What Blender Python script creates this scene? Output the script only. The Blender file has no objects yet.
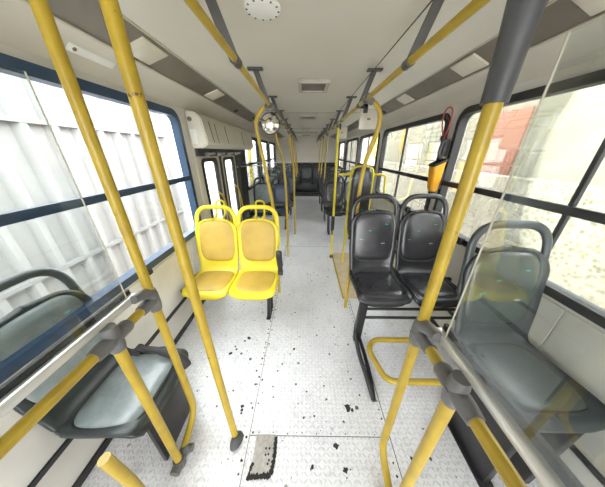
import bpy, bmesh, math, random
from mathutils import Vector, Matrix
random.seed(7)
PI = math.pi
scene = bpy.context.scene
COL = scene.collection

# ------------------------------------------------------------------ materials
MATS = {}
def new_mat(name):
    m = bpy.data.materials.new(name); m.use_nodes = True
    nt = m.node_tree; nt.nodes.clear()
    out = nt.nodes.new('ShaderNodeOutputMaterial')
    return m, nt, out
def node(nt, t, **kw):
    n = nt.nodes.new(t)
    for k, v in kw.items(): setattr(n, k, v)
    return n
def mth(nt, op, a, b=None, c=None, clamp=False):
    n = nt.nodes.new('ShaderNodeMath'); n.operation = op; n.use_clamp = clamp
    for i, v in enumerate((a, b, c)):
        if v is None: continue
        if isinstance(v, (int, float)): n.inputs[i].default_value = v
        else: nt.links.new(v, n.inputs[i])
    return n.outputs[0]
def mixc(nt, fac, a, b):
    n = nt.nodes.new('ShaderNodeMix'); n.data_type = 'RGBA'
    for i, v in ((0, fac), (6, a), (7, b)):
        if isinstance(v, (int, float)): n.inputs[i].default_value = v
        elif isinstance(v, tuple): n.inputs[i].default_value = (*v, 1) if len(v) == 3 else v
        else: nt.links.new(v, n.inputs[i])
    return n.outputs[2]
def ocoord(nt, scale=1.0):
    t = node(nt, 'ShaderNodeTexCoord')
    mp = node(nt, 'ShaderNodeMapping'); mp.inputs['Scale'].default_value = (scale,)*3 if isinstance(scale, (int, float)) else scale
    nt.links.new(t.outputs['Object'], mp.inputs['Vector'])
    return mp.outputs[0]
def noise(nt, vec, scale, detail=3, rough=.55):
    n = node(nt, 'ShaderNodeTexNoise'); n.inputs['Scale'].default_value = scale
    n.inputs['Detail'].default_value = detail; n.inputs['Roughness'].default_value = rough
    nt.links.new(vec, n.inputs['Vector']); return n.outputs[0]
def ramp(nt, fac, lo, hi):
    n = node(nt, 'ShaderNodeMapRange'); n.inputs[1].default_value = lo; n.inputs[2].default_value = hi
    n.clamp = True; nt.links.new(fac, n.inputs[0]); return n.outputs[0]
def bump(nt, h, strength, dist):
    b = node(nt, 'ShaderNodeBump'); b.inputs['Strength'].default_value = strength
    b.inputs['Distance'].default_value = dist; nt.links.new(h, b.inputs['Height']); return b.outputs[0]
def pbsdf(nt, out, color, rough=.5, metal=0.0, normal=None, spec=.5, coat=0):
    p = node(nt, 'ShaderNodeBsdfPrincipled')
    if isinstance(color, tuple): p.inputs['Base Color'].default_value = (*color, 1)
    else: nt.links.new(color, p.inputs['Base Color'])
    if isinstance(rough, (int, float)): p.inputs['Roughness'].default_value = rough
    else: nt.links.new(rough, p.inputs['Roughness'])
    p.inputs['Metallic'].default_value = metal; p.inputs['Specular IOR Level'].default_value = spec
    p.inputs['Coat Weight'].default_value = coat
    if normal is not None: nt.links.new(normal, p.inputs['Normal'])
    nt.links.new(p.outputs[0], out.inputs[0]); return p
def simple(name, col, col2=None, rough=.5, metal=0.0, scale=6, lo=.4, hi=.65, bstr=0, bscale=80, spec=.5, coat=0):
    m, nt, out = new_mat(name)
    v = ocoord(nt)
    c2 = col2 or tuple(x*.86 for x in col)
    c = mixc(nt, ramp(nt, noise(nt, v, scale), lo, hi), col, c2)
    nrm = bump(nt, noise(nt, v, bscale, 2), bstr, .002) if bstr else None
    pbsdf(nt, out, c, rough, metal, nrm, spec, coat)
    MATS[name] = m; return m

simple('yellow_pole', (.44, .31, .024), (.36, .245, .02), rough=.33, scale=9)
# worn pole paint: dark chips
def worn():
    m, nt, out = new_mat('yellow_pole_worn'); v = ocoord(nt)
    base = mixc(nt, ramp(nt, noise(nt, v, 9), .4, .65), (.44, .31, .024), (.36, .245, .02))
    chip = ramp(nt, noise(nt, v, 21, 4, .6), .69, .72)
    c = mixc(nt, chip, base, (.09, .05, .03))
    pbsdf(nt, out, c, .35)
    MATS['yellow_pole_worn'] = m
worn()
simple('yellow_shell', (.68, .57, .02), (.60, .49, .02), rough=.38, scale=4)
simple('tan_vinyl', (.50, .34, .06), (.42, .29, .055), rough=.5, scale=5, bstr=.2, bscale=220)
simple('black_shell', (.018, .019, .021), (.028, .028, .031), rough=.27, scale=5)
simple('grey_shell', (.028, .036, .038), (.04, .048, .05), rough=.35, scale=5)
simple('black_metal', (.012, .012, .014), (.02, .02, .022), rough=.4)
simple('black_rubber', (.02, .02, .022), (.035, .035, .035), rough=.6)
simple('charcoal_plastic', (.055, .057, .06), (.075, .077, .08), rough=.45)
simple('grey_fitting', (.135, .135, .135), (.10, .10, .10), rough=.42, scale=12)
simple('bracket_grey', (.06, .057, .054), (.08, .077, .073), rough=.45)
simple('wall_panel', (.62, .60, .55), (.55, .53, .48), rough=.5, scale=2)
simple('lower_panel', (.66, .65, .60), (.56, .54, .49), rough=.45, scale=2.5)
simple('cove_panel', (.60, .57, .50), (.55, .52, .45), rough=.5, scale=1.5)
simple('ceiling_panel', (.60, .575, .51), (.56, .535, .465), rough=.42, scale=1.0)
simple('housing_panel', (.62, .60, .51), (.57, .55, .46), rough=.45, scale=3)
simple('strip_brown', (.17, .145, .115), (.13, .11, .09), rough=.45, scale=3)
simple('lens_cream', (.60, .56, .47), (.55, .51, .42), rough=.35, scale=5)
simple('blue_frame', (.018, .05, .105), (.025, .06, .12), rough=.35)
simple('tan_floor', (.66, .55, .36), (.55, .45, .28), rough=.5, scale=7)
simple('beige_plate', (.50, .47, .39), (.44, .41, .33), rough=.35)
simple('white_plate', (.8, .8, .78), (.75, .75, .72), rough=.4)
simple('orange_plastic', (.75, .36, .015), (.68, .3, .01), rough=.35)
simple('red_cord', (.38, .05, .05), (.3, .03, .035), rough=.5)
simple('steel', (.55, .55, .55), (.48, .48, .48), rough=.28, metal=.9)
simple('aluminium', (.80, .80, .79), (.72, .72, .71), rough=.3, metal=.55)
simple('mirror', (.9, .9, .9), (.88, .88, .88), rough=.03, metal=1.0)
simple('door_beige', (.58, .55, .46), (.5, .47, .39), rough=.45)
simple('vent_brown', (.16, .13, .10), (.12, .10, .08), rough=.5)
simple('vent_rim', (.42, .39, .33), (.36, .33, .28), rough=.5)
simple('dark_gap', (.03, .028, .025), (.02, .02, .02), rough=.7)
simple('tar', (.008, .008, .008), (.015, .015, .015), rough=.5, scale=40)
simple('dirt', (.012, .012, .014), (.04, .04, .045), rough=.7, scale=30)

def pad_fabric(name, a, b, fleck):
    m, nt, out = new_mat(name); v = ocoord(nt)
    c = mixc(nt, ramp(nt, noise(nt, v, 14), .4, .65), a, b)
    # scattered thin teal and pale strokes woven into the cover
    vo = node(nt, 'ShaderNodeTexVoronoi'); vo.inputs['Scale'].default_value = 1.0
    mp = node(nt, 'ShaderNodeMapping'); mp.inputs['Scale'].default_value = (9, 9, 34); mp.inputs['Rotation'].default_value = (.5, .6, .7)
    t = node(nt, 'ShaderNodeTexCoord'); nt.links.new(t.outputs['Object'], mp.inputs[0]); nt.links.new(mp.outputs[0], vo.inputs['Vector'])
    mask = mth(nt, 'LESS_THAN', vo.outputs['Distance'], .17)
    sep = node(nt, 'ShaderNodeSeparateColor'); nt.links.new(vo.outputs['Color'], sep.inputs[0])
    sel = mth(nt, 'GREATER_THAN', sep.outputs[0], .66)
    col = mixc(nt, mth(nt, 'GREATER_THAN', sep.outputs[1], .5), fleck, (.30, .30, .33))
    c = mixc(nt, mth(nt, 'MULTIPLY', mask, sel), c, col)
    pbsdf(nt, out, c, .25, 0, bump(nt, noise(nt, v, 260, 1), .1, .001), .6)
    MATS[name] = m
pad_fabric('charcoal_vinyl', (.024, .024, .027), (.034, .034, .038), (.02, .25, .22))
pad_fabric('slate_vinyl', (.20, .24, .25), (.26, .30, .31), (.10, .55, .55))
pad_fabric('green_vinyl', (.04, .055, .052), (.055, .072, .068), (.03, .28, .25))
pad_fabric('navy_vinyl', (.035, .055, .12), (.05, .07, .14), (.05, .22, .3))

def glassmat(name, tint, gl):
    m, nt, out = new_mat(name); v = ocoord(nt)
    tr = node(nt, 'ShaderNodeBsdfTransparent')
    c = mixc(nt, ramp(nt, noise(nt, v, 3), .4, .7), tint, tuple(x*.97 for x in tint))
    nt.links.new(c, tr.inputs[0])
    g = node(nt, 'ShaderNodeBsdfGlossy'); g.inputs['Roughness'].default_value = .02
    lw = node(nt, 'ShaderNodeFresnel'); lw.inputs[0].default_value = 1.45
    f = mth(nt, 'MULTIPLY', lw.outputs[0], gl)
    mx = node(nt, 'ShaderNodeMixShader'); nt.links.new(f, mx.inputs[0]); nt.links.new(tr.outputs[0], mx.inputs[1]); nt.links.new(g.outputs[0], mx.inputs[2])
    nt.links.new(mx.outputs[0], out.inputs[0]); MATS[name] = m
glassmat('window_glass', (.96, .97, .96), .55)
glassmat('acrylic', (.93, .95, .945), .2)

def floor_mat():
    m, nt, out = new_mat('tread_plate')
    t = node(nt, 'ShaderNodeTexCoord'); sp = node(nt, 'ShaderNodeSeparateXYZ'); nt.links.new(t.outputs['Object'], sp.inputs[0])
    p = 1/.026
    x = mth(nt, 'MULTIPLY', sp.outputs[0], p); y = mth(nt, 'MULTIPLY', sp.outputs[1], p)
    fx = mth(nt, 'FLOOR', x); fy = mth(nt, 'FLOOR', y)
    par = mth(nt, 'MODULO', mth(nt, 'ABSOLUTE', mth(nt, 'ADD', fx, fy)), 2.0)
    sgn = mth(nt, 'SUBTRACT', mth(nt, 'MULTIPLY', par, 2.0), 1.0)
    lx = mth(nt, 'SUBTRACT', mth(nt, 'SUBTRACT', x, fx), .5); ly = mth(nt, 'SUBTRACT', mth(nt, 'SUBTRACT', y, fy), .5)
    ly = mth(nt, 'MULTIPLY', ly, sgn)
    a = mth(nt, 'DIVIDE', mth(nt, 'ADD', lx, ly), .80); b = mth(nt, 'DIVIDE', mth(nt, 'SUBTRACT', lx, ly), .26)
    d = mth(nt, 'ADD', mth(nt, 'MULTIPLY', a, a), mth(nt, 'MULTIPLY', b, b))
    loz = mth(nt, 'SUBTRACT', 1.0, ramp(nt, d, .45, 1.15))
    v = ocoord(nt)
    n1 = noise(nt, v, 2.2, 5, .6); n2 = noise(nt, v, 38, 4, .65); n3 = noise(nt, v, 9, 4, .6)
    c = mixc(nt, ramp(nt, n1, .35, .7), (.90, .908, .94), (.77, .78, .83))
    c = mixc(nt, mth(nt, 'MULTIPLY', ramp(nt, n2, .5, .75), .55), c, (.42, .43, .45))
    c = mixc(nt, mth(nt, 'MULTIPLY', ramp(nt, n3, .58, .75), .35), c, (.40, .41, .43))
    # lozenges worn to bare grey metal
    c = mixc(nt, mth(nt, 'MULTIPLY', loz, .34), c, (.50, .51, .54))
    # small black specks
    vo = node(nt, 'ShaderNodeTexVoronoi'); vo.inputs['Scale'].default_value = 22; vo.feature = 'F1'; nt.links.new(v, vo.inputs['Vector'])
    sc = node(nt, 'ShaderNodeSeparateColor'); nt.links.new(vo.outputs['Color'], sc.inputs[0])
    r = mth(nt, 'MULTIPLY', mth(nt, 'SUBTRACT', sc.outputs[0], .82), 1.5)
    spk = mth(nt, 'LESS_THAN', vo.outputs['Distance'], r)
    spk = mth(nt, 'MULTIPLY', spk, ramp(nt, noise(nt, v, 3.1, 2), .45, .55))
    c = mixc(nt, mth(nt, 'MULTIPLY', spk, .9), c, (.03, .03, .035))
    pbsdf(nt, out, c, .33, .15, bump(nt, loz, .4, .003), .5)
    MATS['tread_plate'] = m
floor_mat()

# outside surfaces
def corrugated():
    m, nt, out = new_mat('white_corrugated'); v = ocoord(nt)
    c = mixc(nt, ramp(nt, noise(nt, v, .8, 4), .4, .7), (.29, .287, .285), (.24, .236, .232))
    pbsdf(nt, out, c, .6); MATS['white_corrugated'] = m
corrugated()
def rubble():
    m, nt, out = new_mat('pale_rubble'); v = ocoord(nt)
    vo = node(nt, 'ShaderNodeTexVoronoi'); vo.inputs['Scale'].default_value = 14; nt.links.new(v, vo.inputs['Vector'])
    c = mixc(nt, ramp(nt, noise(nt, v, 5, 6, .7), .38, .66), (.34, .315, .215), (.17, .155, .09))
    c = mixc(nt, ramp(nt, vo.outputs['Distance'], .2, .6), c, (.36, .34, .27))
    pbsdf(nt, out, c, .8, 0, bump(nt, vo.outputs['Distance'], .6, .02)); MATS['pale_rubble'] = m
rubble()
simple('batten_grey', (.22, .22, .22), rough=.6)
simple('white_render', (.82, .82, .82), (.76, .76, .76), rough=.8)  # facade colour carries the brightness of the sky
simple('pale_plaster', (.32, .305, .22), (.27, .255, .19), rough=.8, scale=1.2)
simple('yellow_panel', (.42, .27, .05), (.36, .25, .06), rough=.6)
simple('grey_panes', (.26, .27, .20), (.22, .23, .17), rough=.5)
simple('brick_red', (.34, .16, .11), (.30, .15, .10), rough=.8, scale=9)
simple('bright_yellow', (.85, .62, .03), (.8, .55, .03), rough=.5)
simple('asphalt', (.45, .44, .42), (.36, .35, .33), rough=.9, scale=8)
M = MATS

# ------------------------------------------------------------------ mesh helpers
def link(o, parent=None):
    COL.objects.link(o)
    if parent is not None: o.parent = parent
    return o
def build(name, bm, mat, parent=None, smooth=True, loc=None, rot=None, auto=35):
    me = bpy.data.meshes.new(name)
    bmesh.ops.recalc_face_normals(bm, faces=bm.faces)
    if smooth:
        for f in bm.faces: f.smooth = True
        for e in bm.edges:
            if len(e.link_faces) == 2 and e.calc_face_angle(0) > math.radians(auto): e.smooth = False
    bm.to_mesh(me); bm.free()
    for mm in (mat if isinstance(mat, (list, tuple)) else [mat]): me.materials.append(M[mm])
    o = bpy.data.objects.new(name, me)
    if loc: o.location = loc
    if rot: o.rotation_euler = rot
    return link(o, parent)
def empty(name, loc=(0, 0, 0), rz=0):
    o = bpy.data.objects.new(name, None); o.location = loc; o.rotation_euler = (0, 0, rz)
    o.empty_display_size = .1
    return link(o)
def tag(o, label, cat, group=None):
    o['label'] = label; o['category'] = cat
    if group: o['group'] = group
    return o
def struct(o): o['kind'] = 'structure'; return o
def NB(): return bmesh.new()
def add_box(bm, lo, hi, bev=0, mi=0, mat=None):
    b2 = bmesh.new(); r = bmesh.ops.create_cube(b2, size=1)
    c = [(a+b)/2 for a, b in zip(lo, hi)]; s = [abs(b-a) for a, b in zip(lo, hi)]
    for v in b2.verts: v.co = Vector((v.co.x*s[0]+c[0], v.co.y*s[1]+c[1], v.co.z*s[2]+c[2]))
    if bev: bmesh.ops.bevel(b2, geom=list(b2.edges), offset=bev, segments=2, profile=.5, affect='EDGES')
    if mat is not None: bmesh.ops.transform(b2, matrix=mat, verts=b2.verts)
    join(bm, b2, mi)
def join(bm, b2, mi=0):
    mp = {}
    for v in b2.verts: mp[v] = bm.verts.new(v.co)
    for f in b2.faces:
        try:
            nf = bm.faces.new([mp[v] for v in f.verts]); nf.material_index = mi
        except ValueError: pass
    b2.free()
def fillet(pts, r, n=6):
    pts = [Vector(p) for p in pts]; out = [pts[0]]
    for i in range(1, len(pts)-1):
        a, b, c = pts[i-1], pts[i], pts[i+1]
        da = (a-b); dc = (c-b); rr = min(r, da.length*.48, dc.length*.48)
        p0 = b+da.normalized()*rr; p1 = b+dc.normalized()*rr
        for k in range(n+1):
            t = k/n; out.append(p0*(1-t)**2 + b*2*t*(1-t) + p1*t*t)
    out.append(pts[-1]); return out
def spline(pts, n=6):
    P = [Vector(p) for p in pts]; P = [P[0]*2-P[1]] + P + [P[-1]*2-P[-2]]; out = []
    for i in range(1, len(P)-2):
        for k in range(n):
            t = k/n; a, b, c, d = P[i-1:i+3]
            out.append(.5*((2*b)+(c-a)*t+(2*a-5*b+4*c-d)*t*t+(3*b-a-3*c+d)*t**3))
    out.append(P[-2]); return out
def add_tube(bm, path, r, seg=12, closed=False, mi=0, sx=1.0, sy=1.0, up=None, caps=True):
    path = [Vector(p) for p in path]; n = len(path); rings = []
    tang = []
    for i in range(n):
        if closed: d = path[(i+1) % n]-path[i-1]
        else: d = path[min(i+1, n-1)]-path[max(i-1, 0)]
        tang.append(d.normalized())
    nrm = Vector(up) if up else (Vector((0, 0, 1)) if abs(tang[0].z) < .9 else Vector((0, 1, 0)))
    nrm = (nrm - tang[0]*nrm.dot(tang[0])).normalized()
    for i in range(n):
        if up: nrm = Vector(up)
        nrm = (nrm - tang[i]*nrm.dot(tang[i])).normalized()
        bn = tang[i].cross(nrm)
        rr = r[i] if isinstance(r, (list, tuple)) else r
        rings.append([bm.verts.new(path[i]+nrm*math.cos(2*PI*k/seg)*rr*sx+bn*math.sin(2*PI*k/seg)*rr*sy) for k in range(seg)])
    m = n if closed else n-1
    for i in range(m):
        A, B = rings[i], rings[(i+1) % n]
        for k in range(seg):
            f = bm.faces.new((A[k], A[(k+1) % seg], B[(k+1) % seg], B[k])); f.material_index = mi
    if not closed and caps:
        for rg in (rings[0], rings[-1]):
            f = bm.faces.new(rg); f.material_index = mi
def add_bar(bm, a, b, w, h, up=(0, 0, 1), bev=.003, mi=0):
    a, b = Vector(a), Vector(b); d = (b-a); L = d.length; d.normalize()
    u = Vector(up); u = (u-d*u.dot(d)).normalized(); s = d.cross(u)
    mt = Matrix((( d.x, s.x, u.x, a.x), (d.y, s.y, u.y, a.y), (d.z, s.z, u.z, a.z), (0, 0, 0, 1)))
    add_box(bm, (0, -w/2, -h/2), (L, w/2, h/2), bev, mi, mt)
def add_disc(bm, c, r, axis, h, seg=20, r2=None, mi=0):
    c = Vector(c); ax = Vector(axis).normalized()
    add_tube(bm, [c, c+ax*h], [r, r if r2 is None else r2], seg, mi=mi)
def selli(w, h, n, k=48, e=4.0):
    out = []
    for i in range(k):
        t = 2*PI*i/k; c, s = math.cos(t), math.sin(t)
        out.append((w/2*math.copysign(abs(c)**(2/e), c), h/2*math.copysign(abs(s)**(2/e), s)))
    return out
def pad_bm(w, h, th, e=4.0, mat=None, k=48, flat=.75):
    bm = NB(); prof = [(1.0, 0), (1.0, th*.35), (.97, th*.65), (.90, th*.88), (flat, th), (.4, th*1.05)]
    rings = []
    for sc, z in prof: rings.append([bm.verts.new((x*sc, y*sc, z)) for x, y in selli(w, h, e, k, e)])
    for A, B in zip(rings, rings[1:]):
        for i in range(k): bm.faces.new((A[i], A[(i+1) % k], B[(i+1) % k], B[i]))
    bm.faces.new(rings[-1]); bm.faces.new(rings[0][::-1])
    if mat is not None: bmesh.ops.transform(bm, matrix=mat, verts=bm.verts)
    return bm
def ring_bm(w, h, r, e=4.0, mat=None, z=0, k=48):
    bm = NB(); add_tube(bm, [(x, y, z) for x, y in selli(w, h, e, k, e)], r, 8, closed=True, up=(0, 0, 1))
    if mat is not None: bmesh.ops.transform(bm, matrix=mat, verts=bm.verts)
    return bm
def rrect(w, h, r, n=6):
    pts = []
    for cx, cy, a0 in ((w/2-r, h/2-r, 0), (-w/2+r, h/2-r, 90), (-w/2+r, -h/2+r, 180), (w/2-r, -h/2+r, 270)):
        for i in range(n+1):
            a = math.radians(a0+90*i/n); pts.append((cx+r*math.cos(a), cy+r*math.sin(a)))
    return pts
def dup_tree(root, loc=None, rz=None):
    c = root.copy(); COL.objects.link(c)
    for k in ('label', 'category', 'group'):
        pass
    def kids(src, dst):
        for ch in src.children:
            d = ch.copy(); COL.objects.link(d); d.parent = dst; kids(ch, d)
    kids(root, c)
    if loc is not None: c.location = loc
    if rz is not None: c.rotation_euler = (0, 0, rz)
    return c

# ------------------------------------------------------------------ dimensions
XL, XR, YF, YB, ZC = -1.18, 1.32, -3.2, 9.0, 2.15
XRAIL_L, XRAIL_R, ZRAIL = -.276, .42, 1.93

# ------------------------------------------------------------------ floor
def make_floor():
    bm = NB(); add_box(bm, (XL-.06, YF, -.06), (XR+.06, YB+.06, 0))
    def blob(x, y, r, mi, n=9, z=.0012, ax=1.0):
        ph = random.random()*6; vs = []
        for i in range(n):
            a = 2*PI*i/n+ph; rr = r*random.uniform(.6, 1.25)
            vs.append(bm.verts.new((x+rr*math.cos(a), y+rr*math.sin(a)*ax, z)))
        f = bm.faces.new(vs); f.material_index = mi
    def strip(a, b, w, mi, z=.0008):
        a, b = Vector(a), Vector(b); d = (b-a).normalized(); s = Vector((-d.y, d.x))*w/2
        f = bm.faces.new([bm.verts.new((*q, z)) for q in (a+s, a-s, b-s, b+s)]); f.material_index = mi
    # plate seams
    strip((-.335, YF), (-.335, 8.2), .003, 2); strip((.53, YF), (.53, 1.9), .004, 2)
    strip((-.335, .645), (.53, .645), .0035, 2); strip((-.335, 3.4), (.53, 3.4), .006, 2)
    # rivets along the seams
    for sx, y1 in ((-.352, 4.5), (-.318, 4.5), (.51, 1.9)):
        y = -.3
        while y < y1:
            if random.random() < .8: blob(sx+random.uniform(-.004, .004), y, random.uniform(.005, .0095), 1, 8)
            y += .052 if sx != -.318 else .16
    y = -.3
    for i in range(9): blob(-.28+i*.09, .66 + random.uniform(-.004, .004), .004, 1, 7)
    # spots with a place of their own
    for x, y, r in ((-.09, 1.25, .012), (-.18, 1.11, .008), (-.21, 1.05, .008), (-.55, 1.33, .010), (-.52, 1.36, .016), (-.60, 1.24, .010), (-.64, 1.2, .014),
                    (-.62, 1.27, .009), (-.06, .95, .008), (.02, .9, .007), (.15, .94, .008), (.30, .80, .022), (.33, .79, .012), (.195, .60, .016), (.16, .85, .008),
                    (.26, .72, .007), (.40, .88, .008), (.23, .50, .015), (.05, .51, .010), (.35, 1.05, .007), (.4, 1.3, .009), (.22, 1.2, .009), (-.22, .86, .006),
                    (.0, .74, .008), (.07, .75, .007), (.12, 1.4, .008), (.3, 1.5, .009), (-.1, 1.7, .009), (-.85, .37, .012), (-.78, .36, .008), (-.6, .8, .008), (-.52, .9, .007),
                    (.62, .55, .010), (.57, .46, .008), (.7, .9, .009), (-.42, .78, .010), (-.425, .80, .012), (-.42, .76, .009), (-.38, 1.05, .008), (.28, 2.0, .01), (.1, 2.3, .01), (.33, 2.4, .012)):
        blob(x, y, r, 1, 10)
    for i in range(260):
        x = random.uniform(-.9, .9); y = random.uniform(.3, 4.2)
        if random.random() < .35 and x > 0: x = random.uniform(.15, .5)
        blob(x, y, random.choice((.003, .004, .004, .006)), 1, 7)
    o = build('floor', bm, ['tread_plate', 'dirt', 'dark_gap'], smooth=False); struct(o)
make_floor()
# torn floor patch
t = tag(empty('floor_patch', (-.232, .565, 0)), 'worn grey rectangular floor patch with ragged black sealant on two edges', 'floor patch')
bm = NB(); add_box(bm, (-.058, -.085, 0), (.055, .085, .003), .001); build('patch_plate', bm, 'strip_patch' if 'strip_patch' in M else 'tan_floor', t)
simple('patch_grey', (.36, .34, .31), (.46, .44, .41), rough=.6, scale=40); t.children[0].data.materials[0] = M['patch_grey']
bm = NB()
def ragged(pts, w, z):
    top, bot = [], []
    P = [Vector(p) for p in pts]; n = 16; pp = []
    for i in range(len(P)-1):
        for k in range(n): pp.append(P[i].lerp(P[i+1], k/n))
    pp.append(P[-1]); L, R_ = [], []
    for i, p in enumerate(pp):
        d = (pp[min(i+1, len(pp)-1)]-pp[max(i-1, 0)]).normalized(); s = Vector((-d.y, d.x))
        L.append(bm.verts.new((*(p+s*w*random.uniform(.3, .7)), z))); R_.append(bm.verts.new((*(p-s*w*random.uniform(.3, .9)), z)))
    for i in range(len(pp)-1): bm.faces.new((L[i], L[i+1], R_[i+1], R_[i]))
ragged([(.062, .075), (.066, 0), (.055, -.088)], .018, .004); ragged([(.055, -.09), (-.05, -.098), (-.07, -.10)], .022, .0042); ragged([(-.07, -.11), (-.055, -.04)], .014, .0044)
for q in ((.01, .02), (.03, .02), (.028, -.005), (.012, -.008), (.035, -.03), (.03, -.045)):
    add_disc(bm, (*q, .0032), .006, (0, 0, 1), .001, 8)
build('sealant', bm, 'tar', t, smooth=False)
# tan panel in the wheelchair bay
bm = NB(); add_box(bm, (.47, 1.93, 0.0), (1.30, 3.12, .012), .003); add_box(bm, (.455, 1.93, 0), (.475, 3.12, .016), .003, mi=1)
tag(build('floor_mat', bm, ['tan_floor', 'yellow_pole'], smooth=False), 'tan floor panel with yellow edge strip behind the black front double seat', 'floor panel')

# ------------------------------------------------------------------ walls and windows
WL = dict(z0=.79, z1=1.945, ys=[(.1, 2.17), (4.22, 5.62), (5.78, 7.15), (7.3, 8.7)])
WR = dict(z0=.90, z1=1.93, ys=[(.15, 2.03), (2.13, 3.84), (4.02, 5.42), (5.58, 7.2), (7.36, 8.75)])
DOOR = (2.36, 4.14)   # clear opening of the rear door, left side
def wall(name, side):
    bm = NB(); W = WL if side < 0 else WR
    x0, x1 = (XL-.06, XL) if side < 0 else (XR, XR+.06)
    ztop = 2.0
    holes = [(a+.036, b-.036, (.86 if side < 0 and i else W['z0'])+.036, (1.90 if side < 0 and i else W['z1'])-.036) for i, (a, b) in enumerate(W['ys'])]
    if side < 0: holes.insert(1, (DOOR[0], DOOR[1], 0, 1.66))
    y = YF
    for a, b, z0, z1 in holes:
        add_box(bm, (x0, y, 0), (x1, a, ztop))
        if z0 > 0: add_box(bm, (x0, a, 0), (x1, b, z0))
        add_box(bm, (x0, a, z1), (x1, b, ztop)); y = b
    add_box(bm, (x0, y, 0), (x1, YB, ztop))
    bmesh.ops.remove_doubles(bm, verts=bm.verts, dist=1e-5)
    struct(build(name, bm, 'wall_panel', smooth=False))
wall('wall_left', -1); wall('wall_right', 1)

def window(idx, side, ya, yb, z0, z1, frame_mat, fw=.05, mull=None, div=1.345, rad=.11):
    x = XL if side < 0 else XR
    w, h = yb-ya, z1-z0; cy, cz = (ya+yb)/2, (z0+z1)/2
    o = rrect(w, h, rad); i_ = rrect(w-2*fw, h-2*fw, rad-fw*.75)
    bm = NB(); s = -side   # inward direction is -side
    rings = []
    for pts, dx in ((o, .004), (o, .018), (i_, .022), (i_, -.045)):
        rings.append([bm.verts.new((s*dx, p[0], p[1])) for p in pts])
    for A, B in zip(rings, rings[1:]):
        n = len(A)
        for k in range(n): bm.faces.new((A[k], A[(k+1) % n], B[(k+1) % n], B[k]))
    root = build(f'window_{idx}', bm, frame_mat, loc=(x, cy, cz)); struct(root)
    bm = NB(); add_box(bm, (s*.016-.012, -w/2+fw*.6, div-cz-.022), (s*.016+.012, w/2-fw*.6, div-cz+.022), .004); build('divider', bm, frame_mat, root)
    for my in (mull or []):
        bm = NB(); add_box(bm, (-.012, my-cy-.011, -h/2+fw*.5), (.010, my-cy+.011, h/2-fw*.5), .003); build('mullion', bm, 'black_rubber', root)
    bm = NB(); q = [bm.verts.new((-s*.02, p[0], p[1])) for p in rrect(w-2*fw+.004, h-2*fw+.004, rad-fw*.75)]
    q2 = [bm.verts.new((-s*.025, p[0], p[1])) for p in rrect(w-2*fw+.004, h-2*fw+.004, rad-fw*.75)]
    bm.faces.new(q); bm.faces.new(q2[::-1])
    build('pane', bm, 'window_glass', root, smooth=False)
    return root
k = 1
for i, (a, b) in enumerate(WL['ys']):
    r = window(k, -1, a, b, WL['z0'] if i == 0 else .86, WL['z1'] if i == 0 else 1.90, 'blue_frame' if i == 0 else 'black_rubber', .055, None, 1.362); k += 1
    if i == 0:
        for ly in (1.28, 1.72):
            bm = NB(); add_box(bm, (.0, ly-.02-(a+b)/2, .79-(.79+1.945)/2-.03), (.03, ly+.02-(a+b)/2, .79-(.79+1.945)/2+.006), .004); build('latch', bm, 'black_rubber', r)
for i, (a, b) in enumerate(WR['ys']):
    r = window(k, 1, a, b, WR['z0'], WR['z1'], 'black_rubber', .048, [[1.0], [3.0], [4.7], [6.4], [8.05]][i], 1.335, .11); k += 1
    if i < 3:
        for ly, lz in (((1.56, .93), (1.2, .93)), ((2.5, .95), (3.3, .95)), ((4.4, .95),))[i]:
            bm = NB(); cz = (WR['z0']+WR['z1'])/2; add_box(bm, (-.05, ly-.035-(a+b)/2, lz-.03-cz), (-.01, ly+.035-(a+b)/2, lz+.03-cz), .006)
            add_box(bm, (-.075, ly-.012-(a+b)/2, lz-.012-cz), (-.05, ly+.012-(a+b)/2, lz+.04-cz), .004); build('latch', bm, 'black_rubber', r)
# the wall strips between small left windows reach a little lower/higher than the frames: close them
# trims
for n, (z0, z1, px) in enumerate(((.0, .05, .014), (.27, .30, .012))):
    for side in (-1, 1):
        bm = NB(); x = XL if side < 0 else XR
        segs = [(YF, DOOR[0]-.06), (DOOR[1]+.06, 8.9)] if side < 0 else [(YF, 8.9)]
        for a, b in segs: add_box(bm, (x, a, z0), (x-side*px, b, z1), .003)
        struct(build(('baseboard_' if n == 0 else 'trim_') + ('left' if side < 0 else 'right') if n == 0 else f'trim_{1 if side < 0 else 2}', bm, 'black_rubber', smooth=False))
# lower lining panels
for side in (-1, 1):
    bm = NB(); x = XL if side < 0 else XR; tz = .785 if side < 0 else .895
    ys = [-.4, .9, 1.86, 2.3] if side < 0 else [-.4, .8, 2.06, 3.9, 5.5, 7.2, 8.9]
    for a, b in zip(ys, ys[1:]): add_box(bm, (x, a+.004, .31), (x-side*.006, b-.004, tz-.02), .002)
    struct(build(f'trim_{3 if side < 0 else 4}', bm, 'lower_panel', smooth=False))

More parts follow.
